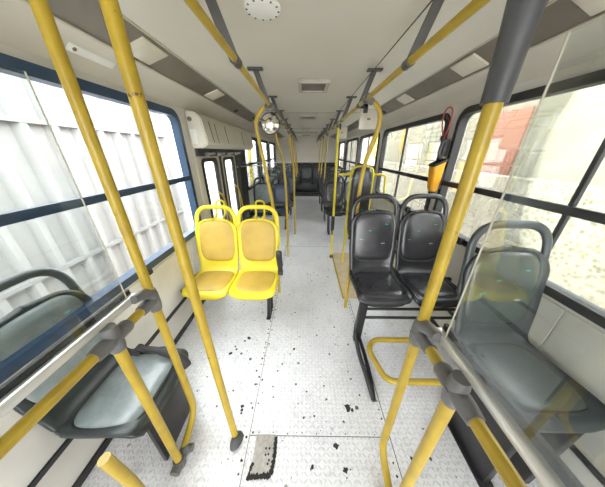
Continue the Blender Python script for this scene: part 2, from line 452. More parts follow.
# ceiling + coves
bm = NB(); add_box(bm, (-.82, YF, ZC), (1.0, YB, ZC+.05))
for ys in (3.68, 6.0): add_box(bm, (-.82, ys-.004, ZC-.003), (1.0, ys+.004, ZC+.01), mi=1)
struct(build('ceiling', bm, ['ceiling_panel', 'vent_brown'], smooth=False))
def slab(name, pts, mat, th=.02):
    # extruded profile along Y: pts = list of (x,z) polyline
    bm = NB(); A = [bm.verts.new((x, YF, z)) for x, z in pts]; B = [bm.verts.new((x, YB, z)) for x, z in pts]
    A2 = [bm.verts.new((x, YF, z+th)) for x, z in pts]; B2 = [bm.verts.new((x, YB, z+th)) for x, z in pts]
    for i in range(len(pts)-1):
        bm.faces.new((A[i], A[i+1], B[i+1], B[i])); bm.faces.new((A2[i], A2[i+1], B2[i+1], B2[i]))
    for a, b, c, d in ((A[0], B[0], B2[0], A2[0]), (A[-1], B[-1], B2[-1], A2[-1])): bm.faces.new((a, b, c, d))
    return build(name, bm, mat, auto=25)
struct(slab('trim_5', [(XL-.05, 1.985), (XL+.004, 1.985), (-1.10, 2.05), (-.985, 2.092)], 'cove_panel'))
struct(slab('trim_6', [(XR+.05, 1.985), (XR-.004, 1.985), (1.24, 2.05), (1.135, 2.085)], 'cove_panel'))
def strip_light(name, xa, za, xb, zb, lenses, speakers, label):
    # xa,za outer lower edge; xb,zb inner upper edge
    t = tag(empty(name, (xa, 0, za)), label, 'light strip')
    d = Vector((xb-xa, 0, zb-za)); L = d.length; d.normalize(); nrm = Vector((d.z, 0, -d.x))
    if nrm.z > 0: nrm = -nrm
    def pr(bm, u0, u1, y0, y1, h0, h1, bev=.004, mi=0):
        mt = Matrix(((d.x, 0, nrm.x, 0), (0, 1, 0, 0), (d.z, 0, nrm.z, 0), (0, 0, 0, 1)))
        add_box(bm, (u0*L, y0, h0), (u1*L, y1, h1), bev, mi, mt)
    bm = NB(); pr(bm, -.03, 1.03, YF, YB, -.025, .003, .002); build('channel', bm, 'strip_brown', t, smooth=False)
    bm = NB(); pr(bm, -.09, .0, YF, YB, -.012, .012, .003); pr(bm, 1.0, 1.06, YF, YB, -.012, .009, .003); build('edge_rail', bm, 'beige_plate', t, smooth=False)
    for a, b in lenses:
        bm = NB(); pr(bm, .10, .90, a, b, .0, .014, .006); build('diffuser', bm, 'lens_cream', t)
    for y, u in speakers:
        bm = NB(); c = d*L*u + Vector((0, y, 0)); add_disc(bm, c, .028, nrm, .016, 16); build('speaker_dome', bm, 'black_rubber', t)
strip_light('light_strip', -.985, 2.092, -.815, 2.15, [(.55, .8), (1.37, 1.58), (2.33, 2.52), (4.2, 4.4), (5.9, 6.1)], [(3.2, .3), (4.0, .7)], 'brown light strip with cream lens panels along the left side, above the doorway')
strip_light('light_strip', 1.135, 2.085, .995, 2.15, [(.9, 1.1), (1.58, 1.80), (2.5, 2.72), (4.3, 4.5), (6.0, 6.2)], [(3.3, .3)], 'brown light strip with cream lens panels along the right side, above the window row')

# rear wall
bm = NB(); add_box(bm, (XL-.06, YB, 0), (XR+.06, YB+.06, 2.2)); add_box(bm, (XL, YB-.01, 1.16), (XR, YB, 1.20), mi=1)
add_box(bm, (XL, YB-.008, 0), (XR, YB, 1.16), mi=1)
struct(build('wall_rear', bm, ['cove_panel', 'black_rubber'], smooth=False))
bm = NB(); add_box(bm, (XL, 8.05, 0), (XR, YB-.01, .14)); struct(build('floor_rear_step', bm, 'black_rubber', smooth=False)); bpy.data.objects['floor_rear_step'].name = 'trim_7'

# ------------------------------------------------------------------ door, left
def door_leaf(y0, y1, parent):
    x = XL-.02; z0, z1 = .02, 1.62
    bm = NB(); wy0, wy1, wz0, wz1 = y0+.13, y1-.12, .25, 1.50
    for lo, hi in (((y0, z0), (wy0, z1)), ((wy1, z0), (y1, z1)), ((wy0, z0), (wy1, wz0)), ((wy0, wz1), (wy1, z1))):
        add_box(bm, (x-.03, lo[0], lo[1]), (x, hi[0], hi[1]))
    leaf = build('leaf', bm, 'door_beige', parent, smooth=False)
    cy, cz = (wy0+wy1)/2, (wz0+wz1)/2; bm = NB()
    ro, ri = rrect(wy1-wy0+.06, wz1-wz0+.06, .075), rrect(wy1-wy0-.02, wz1-wz0-.02, .05); rg = []
    for pts, dx in ((ro, 0), (ro, .012), (ri, .012), (ri, -.03)): rg.append([bm.verts.new((x+dx, cy+p[0], cz+p[1])) for p in pts])
    for A, B in zip(rg, rg[1:]):
        n = len(A)
        for q in range(n): bm.faces.new((A[q], A[(q+1) % n], B[(q+1) % n], B[q]))
    build('window_seal', bm, 'black_rubber', leaf)
    bm = NB(); add_box(bm, (x-.018, wy0-.005, wz0-.005), (x-.013, wy1+.005, wz1+.005)); build('pane', bm, 'window_glass', leaf, smooth=False)
    return leaf
d = empty('door_1', (0, 0, 0)); struct(d)
l1 = door_leaf(2.40, 3.04, d); l2 = door_leaf(3.08, 3.74, d)
bm = NB(); add_box(bm, (XL-.05, 3.04, .02), (XL+.0, 3.08, 1.62), .004); build('gasket', bm, 'black_rubber', d)
bm = NB(); add_box(bm, (XL-.05, 3.74, 0), (XL+.04, 4.16, 1.64), .01); build('door_post', bm, 'black_rubber', d)
bm = NB(); add_box(bm, (XL-.03, 2.31, 0), (XL+.02, 2.40, 1.64), .006); build('door_jamb', bm, 'housing_panel', d)
for yy, lf in ((2.97, l1), (3.66, l2)):
    bm = NB(); add_tube(bm, fillet([(XL-.02, yy, .55), (XL+.05, yy, .60), (XL+.05, yy-.15, 1.05), (XL-.02, yy-.15, 1.10)], .04), .012, 10); build('grab_handle', bm, 'yellow_pole', lf)
bm = NB(); add_box(bm, (XL-.055, 2.33, 1.555), (XL+.05, 4.16, 1.70), .004); build('header', bm, 'black_rubber', d)
for yy in (2.5, 2.85, 3.2, 3.55):
    bm = NB(); add_tube(bm, [(XL+.07, yy, 1.575), (XL+.07, yy+.2, 1.582)], .014, 10); add_disc(bm, (XL+.05, yy, 1.575), .022, (1, 0, 0), .035, 12); build('linkage', bm, 'steel', d)
# mechanism housing over the door
t = tag(empty('door_mechanism_cover', (XL+.004, 2.30, 1.635)), 'beige box housing mounted over the doorway between the blue window and rear windows', 'cover panel')
bm = NB(); sec = [(0, 0), (.12, 0), (.185, .04), (.15, .27), (.10, .325), (0, .335)]
A = [bm.verts.new((x, 0, z)) for x, z in sec]; B = [bm.verts.new((x, 2.02, z)) for x, z in sec]
for i in range(len(sec)): bm.faces.new((A[i], A[(i+1) % 6], B[(i+1) % 6], B[i]))
bm.faces.new(A); bm.faces.new(B[::-1])
bmesh.ops.bevel(bm, geom=[e for e in bm.edges], offset=.012, segments=2, affect='EDGES')
build('cover_body', bm, 'housing_panel', t, auto=50)
for yy in (.16, .30, .62, 1.35):
    bm = NB(); add_bar(bm, (.186, yy, .06), (.155, yy, .255), .010 if yy < .2 else .004, .005, up=(1, 0, 0)); build('panel_joint', bm, 'dark_gap', t)
bm = NB(); add_box(bm, (.02, -.006, .04), (.085, .0, .17), .003); build('end_label', bm, 'white_plate', t)
bm = NB(); add_disc(bm, (.04, .0, .26), .02, (0, -1, 0), .012, 14); build('lock', bm, 'vent_brown', t)

# small wall plate on left cove
t = tag(empty('cove_label', (-1.10, 1.33, 2.05)), 'small blank white plate with one dark screw on the left cove panel', 'wall plate')
mt = Matrix.Rotation(math.radians(-40), 4, 'Y')
bm = NB(); add_box(bm, (-.02, -.12, -.008), (.02, .13, -.002), .002, 0, mt); build('plate', bm, 'white_plate', t)
bm = NB(); add_disc(bm, mt @ Vector((0, -.09, -.008)), .009, mt.to_3x3() @ Vector((0, 0, -1)), .003, 12); build('screw', bm, 'vent_brown', t)

# ------------------------------------------------------------------ ceiling fittings
t = tag(empty('round_vent', (-.18, 1.17, ZC)), 'round white ceiling cover ringed with dark rivets near the front', 'vent cover')
bm = NB(); add_tube(bm, [(0, 0, 0), (0, 0, -.008), (0, 0, -.012)], [.075, .075, .067], 40); build('cover', bm, 'white_plate', t)
for i in range(12):
    a = 2*PI*(i+.3)/12; bm = NB(); add_disc(bm, (.066*math.cos(a), .066*math.sin(a), -.0115), .0045, (0, 0, -1), .002, 10); build('rivet', bm, 'vent_brown', t)
def vent(x, y, w, d_, label):
    t = tag(empty('ceiling_vent', (x, y, ZC)), label, 'vent', None)
    bm = NB()
    for lo, hi in (((-w/2, -d_/2), (w/2, -d_/2+.03)), ((-w/2, d_/2-.03), (w/2, d_/2)), ((-w/2, -d_/2+.03), (-w/2+.03, d_/2-.03)), ((w/2-.03, -d_/2+.03), (w/2, d_/2-.03))):
        add_box(bm, (*lo, -.03), (*hi, 0), .004)
    build('vent_frame', bm, 'vent_rim', t)
    bm = NB(); add_box(bm, (-w/2+.03, -d_/2+.03, -.012), (w/2-.03, d_/2-.03, -.004)); 
    n = max(4, int(d_/.03))
    for i in range(n):
        yy = -d_/2+.04+(d_-.08)*i/(n-1); add_bar(bm, (-w/2+.03, yy, -.018), (w/2-.03, yy, -.018), .010, .006)
    build('grille', bm, 'vent_brown', t, smooth=False)
vent(.073, 2.23, .27, .31, 'nearest brown rectangular ceiling vent, largest of the row')
vent(.05, 4.0, .30, .34, 'second brown ceiling vent from the front, middle of ceiling')
vent(.03, 5.75, .26, .3, 'third brown ceiling vent, small and far back')
vent(.02, 7.0, .72, .3, 'wide brown ceiling vent furthest back near the rear wall')
vent(.03, 8.1, .3, .3, 'tiny rearmost ceiling vent just before the beige rear wall')

# ------------------------------------------------------------------ ceiling rails
def rail(x, label, y1=8.5):
    t = tag(empty('ceiling_grab_rail', (x, 0, ZRAIL)), label, 'grab rail')
    bm = NB(); add_tube(bm, [(0, YF, 0), (0, y1, 0)], .0125 if x < 0 else .0145, 14); build('rail_tube', bm, 'yellow_pole', t)
    sg = -1 if x < 0 else 1; y = 1.06 if x > 0 else 1.03
    while y < y1:
        bm = NB(); add_bar(bm, (sg*.005, y, .0), (sg*.085, y, .212), .012, .038, up=(1, 0, 0))
        add_box(bm, (sg*.085-.055, y-.022, .206), (sg*.085+.055, y+.022, .22), .004)
        add_tube(bm, [(0, y-.024, 0), (0, y+.024, 0)], .019, 14)
        build('bracket', bm, 'bracket_grey', t); y += .81
    if sg > 0:
        bm = NB(); add_tube(bm, [(.06, YF, .19), (.06, y1, .20)], .003, 6); build('pull_cord', bm, 'black_rubber', t)
rail(XRAIL_L, 'yellow overhead grab rail on dark brackets, left of the aisle'); rail(XRAIL_R, 'yellow overhead grab rail with thin cord, right of the aisle')

def stanchion(name, path, label, r=.0165, mat='yellow_pole', top=True, foot=False, group=None, sleeve=None, ry=True):
    p = Vector(path[0]); t = tag(empty(name, (path[-1][0], path[-1][1], 0)), label, 'grab pole', group); o = t.location
    pts = [Vector(q)-o for q in path]
    bm = NB(); add_tube(bm, spline(pts, 8) if len(pts) > 2 else pts, r, 14); build('pole_tube', bm, mat, t)
    if top:
        bm = NB(); q = pts[0]; add_tube(bm, [q+Vector((0, -.035, 0)), q+Vector((0, .035, 0))], .026, 14); add_tube(bm, [q, q.lerp(pts[1], min(1, .05/max(.01, (pts[1]-q).length)))], .023, 14); build('rail_clamp', bm, 'grey_fitting', t)
    if foot:
        bm = NB(); q = pts[-1]; add_tube(bm, [q, q+Vector((0, 0, .018)), q+Vector((0, 0, .05))], [.033, .031, .022], 18, sx=1.0, sy=1.0); build('foot_cup', bm, 'charcoal_plastic', t)
    if sleeve:
        a, b = sleeve; bm = NB(); sp = spline(pts, 8); n = len(sp); seg = sp[int(a*n):int(b*n)+1]; add_tube(bm, seg, r*1.2, 14); build('sleeve', bm, 'tan_vinyl', t)
    return t
# left front pole standing free in the aisle edge
t = stanchion('floor_pole', [(-.447, .635, ZC), (-.417, .632, .0)], 'tall yellow pole with chipped paint standing on a dark oval foot, left of aisle', .0185, 'yellow_pole_worn', top=False)
bm = NB(); add_tube(bm, [(.012, -.015, 0), (.008, -.01, .014), (.002, 0, .035)], [.046, .042, .024], 22, sx=1.25, sy=.8, up=(0, 1, 0)); build('foot_cup', bm, 'charcoal_plastic', t)
bm = NB(); add_tube(bm, [(-.03, .003, ZC), (-.03, .003, ZC-.03)], .034, 16); build('ceiling_cup', bm, 'grey_fitting', t)

stanchion('curved_grab_pole', [(XRAIL_L, 1.95, ZRAIL), (-.34, 1.97, 1.93), (-.415, 1.99, 1.84), (-.408, 2.0, 1.70), (-.36, 2.0, 1.40), (-.32, 2.02, 1.05), (-.31, 2.04, .4), (-.31, 2.05, 0)], 'curved yellow pole bowing out from the left rail, right behind the yellow seats')
stanchion('curved_grab_pole', [(XRAIL_L, 2.9, ZRAIL), (-.33, 2.92, 1.94), (-.385, 2.95, 1.88), (-.36, 3.0, 1.70), (-.30, 3.0, 1.45), (-.272, 3.0, .95), (-.275, 3.0, .0)], 'second curved yellow pole on the left, beside the doorway')
stanchion('curved_grab_pole', [(XRAIL_L, 3.9, ZRAIL), (-.275, 3.93, 1.80), (-.245, 3.96, 1.5), (-.21, 4.0, 1.2), (-.205, 4.0, .0)], 'third yellow pole on the left, in front of the rear left seats')
stanchion('curved_grab_pole', [(XRAIL_R, 1.66, ZRAIL), (.50, 1.70, 1.90), (.545, 1.72, 1.82), (.53, 1.75, 1.68), (.495, 1.80, 1.50), (.475, 1.80, 1.2), (.465, 1.79, .3), (.465, 1.79, .0)], 'curved yellow pole with pale sleeve from the right rail down behind black front seat', sleeve=(.40, .50))
bm = NB()
# long straight post of wheelchair bay
t = stanchion('bay_post', [(XRAIL_R+.005, 2.98, ZRAIL), (.445, 2.98, 0)], 'straight bright yellow post from right rail to floor at the wheelchair bay edge', .017, 'yellow_shell', foot=True)

# ------------------------------------------------------------------ hanging plates and mirror
def hang_plate(y, label):
    t = tag(empty('hanging_plate', (XRAIL_R+.115, y, ZRAIL+.015)), label, 'sign plate', None)
    bm = NB(); add_box(bm, (-.075, -.006, -.17), (.075, .006, -.02), .004); build('plate', bm, 'beige_plate', t)
    bm = NB(); add_box(bm, (-.05, -.015, -.05), (-.015, .015, .02), .004); add_bar(bm, (-.085, 0, .0), (-.02, 0, .0), .03, .03); build('clip', bm, 'black_rubber', t)
    bm = NB(); add_box(bm, (-.012, -.01, -.10), (.016, -.005, -.085), .002); build('slot', bm, 'vent_brown', t)
hang_plate(2.0, 'blank beige plate hung from right rail near the front seat'); hang_plate(3.35, 'smaller looking beige plate hung from right rail further back')
t = tag(empty('convex_mirror', (-.315, 2.1, 1.83)), 'small round convex mirror hung under the left rail', 'mirror')
bm = NB(); R0 = .082; prof = [(R0*math.sin(a), -.055*math.cos(a)) for a in [i*PI/2/10 for i in range(11)]]
rings = []
for rr, yy in prof[1:]: rings.append([bm.verts.new((rr*math.cos(2*PI*q/32), yy, rr*math.sin(2*PI*q/32))) for q in range(32)])
c0 = bm.verts.new((0, prof[0][1], 0))
for q in range(32): bm.faces.new((c0, rings[0][q], rings[0][(q+1) % 32]))
for A, B in zip(rings, rings[1:]):
    for q in range(32): bm.faces.new((A[q], A[(q+1) % 32], B[(q+1) % 32], B[q]))
build('mirror_glass', bm, 'mirror', t)
bm = NB(); add_tube(bm, [(R0*math.cos(2*PI*q/32), 0, R0*math.sin(2*PI*q/32)) for q in range(32)], .006, 8, closed=True, up=(0, 1, 0)); add_disc(bm, (0, 0, 0), R0, (0, 1, 0), .008, 32); build('rim', bm, 'black_rubber', t)
bm = NB(); add_tube(bm, [(0, .02, .05), (.02, .02, .12)], .008, 8); add_tube(bm, [(.039, -.02, .10), (.039, .05, .10)], .024, 12); build('hanger', bm, 'bracket_grey', t)

# ------------------------------------------------------------------ seats
LEAN = .19
def shell_bm(W=.41, D=.40, H=.555):
    # profile from the front lip to the top of the back
    prof = []; 
    for y, z in ((-D-.005, -.055), (-D, -.02), (-D+.025, .0), (-D+.10, .004), (-D*.5, -.004), (-.09, -.006), (-.035, .012), (-.002, .055)):
        prof.append((y, z))
    n = 14
    for i in range(1, n+1):
        z = .055+(H-.055)*i/n; prof.append((LEAN*(z-.055), z))
    pts = spline([(0, y, z) for y, z in prof], 3)
    L = [0]
    for a, b in zip(pts, pts[1:]): L.append(L[-1]+(b-a).length)
    T = L[-1]; bm = NB(); rows = []; nc = 14
    for p, l in zip(pts, L):
        hw = W/2
        r1 = .07
        if l < r1: hw = W/2-.05+.05*math.sqrt(max(0, 1-((r1-l)/r1)**2))
        r2 = .16; m = T-l
        if m < r2: hw = W/2*(max(0.0, 1-((r2-m)/r2)**2.6))**(1/2.6)+.004
        hw *= 1-.05*math.exp(-((p.z-.07)/.09)**2) if p.z > .0 and l > .2 else 1
        row = []
        for c in range(nc+1):
            u = -1+2*c/nc; curl = .022*abs(u)**4
            up = curl if l < .42 else 0; fw = -curl if l >= .42 else 0
            row.append(bm.verts.new((u*hw, p.y+fw, p.z+up)))
        rows.append(row)
    for A, B in zip(rows, rows[1:]):
        for c in range(nc): bm.faces.new((A[c], A[c+1], B[c+1], B[c]))
    return bm
def solid(o, th=.018):
    m = o.modifiers.new('thickness', 'SOLIDIFY'); m.thickness = th; m.offset = 0
def pt(x, z): return Vector((x, LEAN*(z-.055), z))
def seat(parent, loc, shell_mat, pad_mat, pipe_mat, W=.41, loop=False, pipe=True, arch_r=.0165, backpad=None, arch_z=.668):
    s = build('seat_shell', shell_bm(W), shell_mat, parent, loc=loc, auto=60); solid(s)
    a = W/2-.012
    bm = NB(); path = fillet([pt(-a-.004, .30), pt(-a+.008, arch_z), pt(a-.008, arch_z), pt(a+.004, .30)], .135, 10)
    add_tube(bm, path, arch_r, 12, sx=.85, sy=1.3, up=(0, 1, -.15)); build('grab_arch', bm, shell_mat, s)
    mt = Matrix.Translation((0, -.205, .0)) @ Matrix.Rotation(0, 4, 'X')
    c = build('seat_pad', pad_bm(W-.055, .335, .03, 4.5, mt), pad_mat, s)
    if pipe: build('pad_piping', ring_bm(W-.05, .338, .008, 4.5, mt, .010), pipe_mat, c)
    ang = math.atan(LEAN)
    mb = Matrix.Translation(pt(0, .325)) @ Matrix.Rotation(PI/2-ang, 4, 'X')
    b = build('back_pad', pad_bm(W-.055, .43, .03, 4.0, mb), backpad or pad_mat, s)
    if pipe: build('pad_piping', ring_bm(W-.05, .435, .010, 4.0, mb, .010), pipe_mat, b)
    if loop:
        bm = NB(); q = [pt(-.045, .56), pt(-.045, .70), pt(.045, .70), pt(.045, .56)]
        q = [v+Vector((0, .14, 0)) for v in q]
        add_tube(bm, fillet(q, .045, 8), .010, 10); add_bar(bm, q[0], q[0]+Vector((0, -.10, -.05)), .02, .02); add_bar(bm, q[3], q[3]+Vector((0, -.10, -.05)), .02, .02)
        build('grab_loop', bm, shell_mat, s)
    return s
def armrest(parent, x, y, z):
    # folded upright beside the backrest
    bm = NB(); add_tube(bm, spline([(x, y+.02, z-.17), (x, y+.0, z-.05), (x-.002, y-.03, z+.06), (x, y-.02, z+.12)], 5), [.017]*5+[.022]*10+[.016], 12, sx=.85, sy=1.35)
    add_tube(bm, [(x-.025, y+.02, z-.15), (x+.022, y+.02, z-.15)], .028, 14)
    return build('armrest', bm, 'black_rubber', parent)

def double_seat(name, cx, yfront, zs, pitch, W, shell_mat, pad_mat, label, wallside, loop=False, pipe=True, arm=False, legstyle='plain', pads=None, group=None, wx=None):
    # origin on the floor under the pair's middle; seats face -Y
    t = tag(empty(name, (cx, yfront+.40, 0)), label, 'bus seat', group)
    for i, sx in enumerate((-pitch/2, pitch/2)):
        seat(t, (sx, 0, zs), shell_mat, pads[i] if pads else pad_mat, 'black_rubber', W, loop, pipe)
    wl = (wx-cx) if wx is not None else wallside*(pitch/2+W/2+.06)
    al = -wallside*(pitch/2+W/2-.09)
    bm = NB()
    for yy in (-.30, -.06): add_bar(bm, (wl, yy, zs-.045), (al-wallside*-.0, yy, zs-.045), .035, .035)
    for sx in (-pitch/2, pitch/2):
        for q in (-.12, .12): add_bar(bm, (sx+q, -.36, zs-.02), (sx+q, .0, zs-.02), .025, .02)
    build('seat_frame', bm, 'black_metal', t)
    if legstyle == 'bars':
        bm = NB()
        for zz in (.395, .30): add_tube(bm, [(al, -.27, zz), (wl, -.27, zz)], .012, 10)
        build('cross_bar', bm, 'black_metal', t)
        bm = NB(); add_bar(bm, (al, -.30, zs-.04), (al-.01, -.265, .03), .062, .05, up=(0, 1, 0), bev=.006)
        build('leg', bm, 'black_metal', t)
        bm = NB(); add_tube(bm, spline([(al-.02, -.24, .20), (al-.035, -.31, .13), (al-.03, -.45, .07), (al-.015, -.62, .05), (al-.0, -.76, .018)], 6), .017, 10)
        add_tube(bm, spline([(al+.02, -.26, .04), (al+.025, -.45, .03), (al+.018, -.62, .03), (al+.0, -.765, .018)], 6), .015, 10)
        build('foot', bm, 'black_metal', t)
    else:
        bm = NB(); add_bar(bm, (al, -.20, zs-.04), (al+.02*wallside, -.23, .0), .034, .04, up=(0, 1, 0), bev=.006); add_box(bm, (al+.02*wallside-.022, -.27, 0), (al+.02*wallside+.022, -.05, .012), .004)
        add_bar(bm, (al, -.06, zs-.04), (al+.01*wallside, -.10, .012), .03, .03, up=(0, 1, 0))
        build('leg', bm, 'black_metal', t)
    if arm: armrest(t, -wallside*(pitch/2+W/2+.018), -.10, zs+.18)
    return t
# yellow pair (left)
Y1 = double_seat('double_seat', -.687, 1.46, .432, .425, .42, 'yellow_shell', 'tan_vinyl', 'bright yellow double seat with tan pads, on the left behind the free pole', -1, loop=True, pipe=False, arm=True, wx=XL)
# black pair (right)
K1 = double_seat('double_seat', .808, 1.20, .595, .415, .405, 'black_shell', 'charcoal_vinyl', 'front black double seat facing forward, beside the right windows', 1, arm=False, legstyle='bars', wx=XR)
# single seat near right
S1 = tag(empty('passenger_seat', (1.055, .86, 0)), 'dark green grey seat behind the clear panel at far right', 'bus seat')
seat(S1, (0, 0, .60), 'grey_shell', 'green_vinyl', 'black_rubber', .42)
bm = NB(); add_box(bm, (-.115, -.40, 0), (-.075, -.06, .52), .006); add_box(bm, (-.135, -.42, .0), (-.06, -.04, .012), .004); add_box(bm, (.1, -.40, 0), (.14, -.06, .52), .006)
build('pedestal', bm, 'black_metal', S1); bm = NB(); add_box(bm, (-.16, -.36, .52), (.18, -.02, .585), .006); build('seat_frame', bm, 'black_metal', S1)
# side facing seat near left
S2 = tag(empty('passenger_seat', (-1.155, .675, 0), PI/2), 'grey sideways seat with black armrest behind the left rail', 'bus seat')
seat(S2, (0, 0, .42), 'grey_shell', 'slate_vinyl', 'black_rubber', .44)
bm = NB(); add_box(bm, (-.15, -.385, 0), (.17, -.36, .375), .006); build('front_skirt', bm, 'black_metal', S2)
bm = NB(); add_box(bm, (-.16, -.36, .33), (.16, -.0, .40), .006); build('seat_frame', bm, 'black_metal', S2)
bm = NB(); add_tube(bm, spline([(.19, -.12, .48), (.175, -.28, .485), (.15, -.40, .455), (.12, -.455, .42)], 5), [.018]*5+[.026]*10+[.022], 12)
add_tube(bm, [(.165, -.12, .47), (.215, -.12, .47)], .026, 12); add_bar(bm, (.19, -.12, .48), (.19, -.12, .36), .03, .03); build('armrest', bm, 'black_rubber', S2)
# rear rows
lab_l = ['first double seat behind the doorway on the left, pale headrest', 'second double seat on the left behind the doorway', 'third double seat on the left behind the doorway', 'fourth double seat on the left, next to the rear bench']
lab_r = ['first dark double seat behind the wheelchair bay on the right', 'second dark double seat behind the wheelchair bay', 'third dark double seat behind the wheelchair bay', 'fourth dark double seat on the right, next to the rear bench']
proto_l = double_seat('double_seat', -.74, 4.15, .41, .415, .405, 'black_shell', 'navy_vinyl', lab_l[0], -1, pads=('slate_vinyl', 'navy_vinyl'), group='left rear seat rows', wx=XL)  # slate pad on the window seat: glare on a dark seat, put into the colour
proto_r = double_seat('double_seat', .815, 3.85, .50, .415, .405, 'black_shell', 'charcoal_vinyl', lab_r[0], 1, pads=('charcoal_vinyl', 'slate_vinyl'), group='right rear seat rows', wx=XR)  # paler window-side pad paints the glare on that seat back
for i in range(1, 4):
    a = dup_tree(proto_l, (-.68, 4.55+i*.88, .07)); a['label'] = lab_l[i]
    b = dup_tree(proto_r, (.815, 4.25+i*.92, 0)); b['label'] = lab_r[i]
# rear bench
RB = tag(empty('rear_bench', (.07, 8.62, .14)), 'dark five seat bench across the rear wall', 'bus seat')
for i in range(5): seat(RB, ((i-2)*.46, 0, .36), 'black_shell', 'charcoal_vinyl', 'black_rubber', .42, backpad='green_vinyl' if i == 2 else None)
bm = NB(); add_box(bm, (-1.15, -.36, .0), (1.15, .02, .32), .006); build('bench_base', bm, 'black_metal', RB)
# stanchions along the rows
sl = ['first slim yellow pole rising from left rear seats', 'second slim yellow pole rising from left rear seats', 'third slim yellow pole rising from left rear seats']
sr = ['first slim yellow pole rising from right rear seats', 'second slim yellow pole rising from right rear seats', 'third slim yellow pole rising from right rear seats']
for i in range(3):
    y = 4.7+i*.88*1.0
    stanchion('seat_pole', [(XRAIL_L, y-.05, ZRAIL), (-.29, y, 1.82), (-.25, y+.02, 1.45), (-.225, y, 1.0)], sl[i], .014)
    y = 4.40+i*.92
    stanchion('seat_pole', [(XRAIL_R, y-.05, ZRAIL), (.435, y, 1.82), (.415, y+.02, 1.45), (.405, y, 1.0)], sr[i], .014)

# ------------------------------------------------------------------ wheelchair bay frame
t = tag(empty('wheelchair_backrest', (.755, 2.82, 0)), 'tall black wheelchair backrest pad in a yellow tube frame behind black seat', 'backrest')
mb = Matrix.Translation((0, -.02, .93)) @ Matrix.Rotation(PI/2, 4, 'X')
build('back_pad', pad_bm(.27, .98, .05, 5, mb), 'charcoal_vinyl', t)
bm = NB(); add_tube(bm, fillet([(-.15, 0, 0), (-.15, 0, 1.425), (.15, 0, 1.425), (.15, 0, 0)], .11, 8), .015, 12); add_box(bm, (-.13, -.012, .45), (.13, .0, 1.38), .004); build('arch_frame', bm, 'yellow_shell', t)
t = tag(empty('bay_handrail', (.445, 2.95, 0)), 'bright yellow horizontal handrail bending down by the window in wheelchair bay', 'handrail')
bm = NB(); add_tube(bm, fillet([(.022, .07, 1.31), (.70, .07, 1.31), (.72, .07, .98), (.875, .07, .94)], .07), .014, 12); build('rail_tube', bm, 'yellow_shell', t)
bm = NB(); add_tube(bm, [(.022, .07, 1.28), (.022, .07, 1.34)], .02, 12); build('clamp', bm, 'grey_fitting', t)
# black knob / belt holder on post
bm = NB(); add_box(bm, (.40, 2.90, .50), (.45, 2.955, .72), .012); add_tube(bm, spline([(.425, 2.89, .7), (.40, 2.86, .6), (.42, 2.88, .45)], 5), .012, 8)
tag(build('belt_reel', bm, 'black_rubber'), 'black belt reel fixed low on the straight yellow bay post', 'belt reel')

# ------------------------------------------------------------------ front partitions
def tee(bm, c, up, rail_dir):
    c = Vector(c); u = Vector(up); d = Vector(rail_dir)
    add_tube(bm, [c-u*.055, c-u*.03, c+u*.03, c+u*.055], [.023, .027, .027, .023], 16)
    add_tube(bm, [c, c+d*.045, c+d*.075], [.027, .027, .023], 16)
def partition(name, X, sg, YA, YB2, zr, ztop, label, pane_y):
    t = tag(empty(name, (X, YA, 0)), label, 'partition')
    r = .0185
    # main pole A: from rail/ceiling down, bending at the foot toward the camera
    yb = YB2-YA
    bm = NB(); add_tube(bm, fillet([(0, 0, ztop), (0, 0, .115), (sg*.004, yb+.035, .028)], .085, 8), r, 16); build('main_pole', bm, 'yellow_pole_worn', t)
    bm = NB(); add_tube(bm, [(0, yb, zr), (0, yb, .0)], r*1.04, 16); build('short_pole', bm, 'yellow_pole', t)
    bm = NB(); add_tube(bm, [(0, -.03, zr), (0, yb, zr), (0, -YA-.35, zr)], r*.98, 16); build('rail_tube', bm, 'yellow_pole', t)
    for yy in (0, yb):
        bm = NB(); tee(bm, (0, yy, zr), (0, 0, 1), (0, -1, 0))
        if yy == yb: add_tube(bm, [(0, yy, zr), (0, yy+.06, zr), (0, yy+.07, zr)], [.027, .027, .022], 16)
        else:
            add_tube(bm, [(0, yy, zr+.04), (sg*.0, yy-.045, zr+.062), (0, yy-.085, zr+.070)], [.026, .022, .018], 14)
        add_disc(bm, (-sg*.024, yy, zr), .008, (-sg, 0, 0), .006, 10)
        build('tee_fitting', bm, 'grey_fitting', t)
    bm = NB(); add_tube(bm, [(0, yb, .0), (0, yb, .06)], .028, 16); add_tube(bm, [(0, yb-.05, .028), (0, yb+.06, .03)], .026, 16); add_tube(bm, [(sg*-.0, yb+.055, .03), (-sg*.045, yb+.06, .03)], .02, 12)
    build('floor_clamp', bm, 'grey_fitting', t)
    y1 = -YA-.35
    bm = NB(); add_box(bm, (-.011+sg*.022, y1, zr+.05), (.011+sg*.022, -.05, zr+.08), .003); build('channel', bm, 'aluminium', t)
    bm = NB(); add_box(bm, (-.007+sg*.041, y1, zr+.045), (.007+sg*.041, -.05, zr+.098), .003); build('channel_seal', bm, 'black_rubber', t)
    bm = NB(); add_box(bm, (sg*.016, y1, zr+.06), (sg*.019, pane_y-YA, zr+.80), .001); build('clear_pane', bm, 'acrylic', t, smooth=False)
    bm = NB(); add_box(bm, (sg*.0155, pane_y-YA-.001, zr+.06), (sg*.0195, pane_y-YA+.001, zr+.80)); build('pane_edge', bm, 'beige_plate', t, smooth=False)
    return t
pl = partition('front_partition', -.69, -1, .725, .515, .985, ZC, 'left yellow tube partition with two grey tee fittings beside the sideways seat', .635)
pr_ = partition('front_partition', .43, 1, .557, .355, .985, ZRAIL, 'right yellow tube partition with grey tee fittings and clear panel', .465)
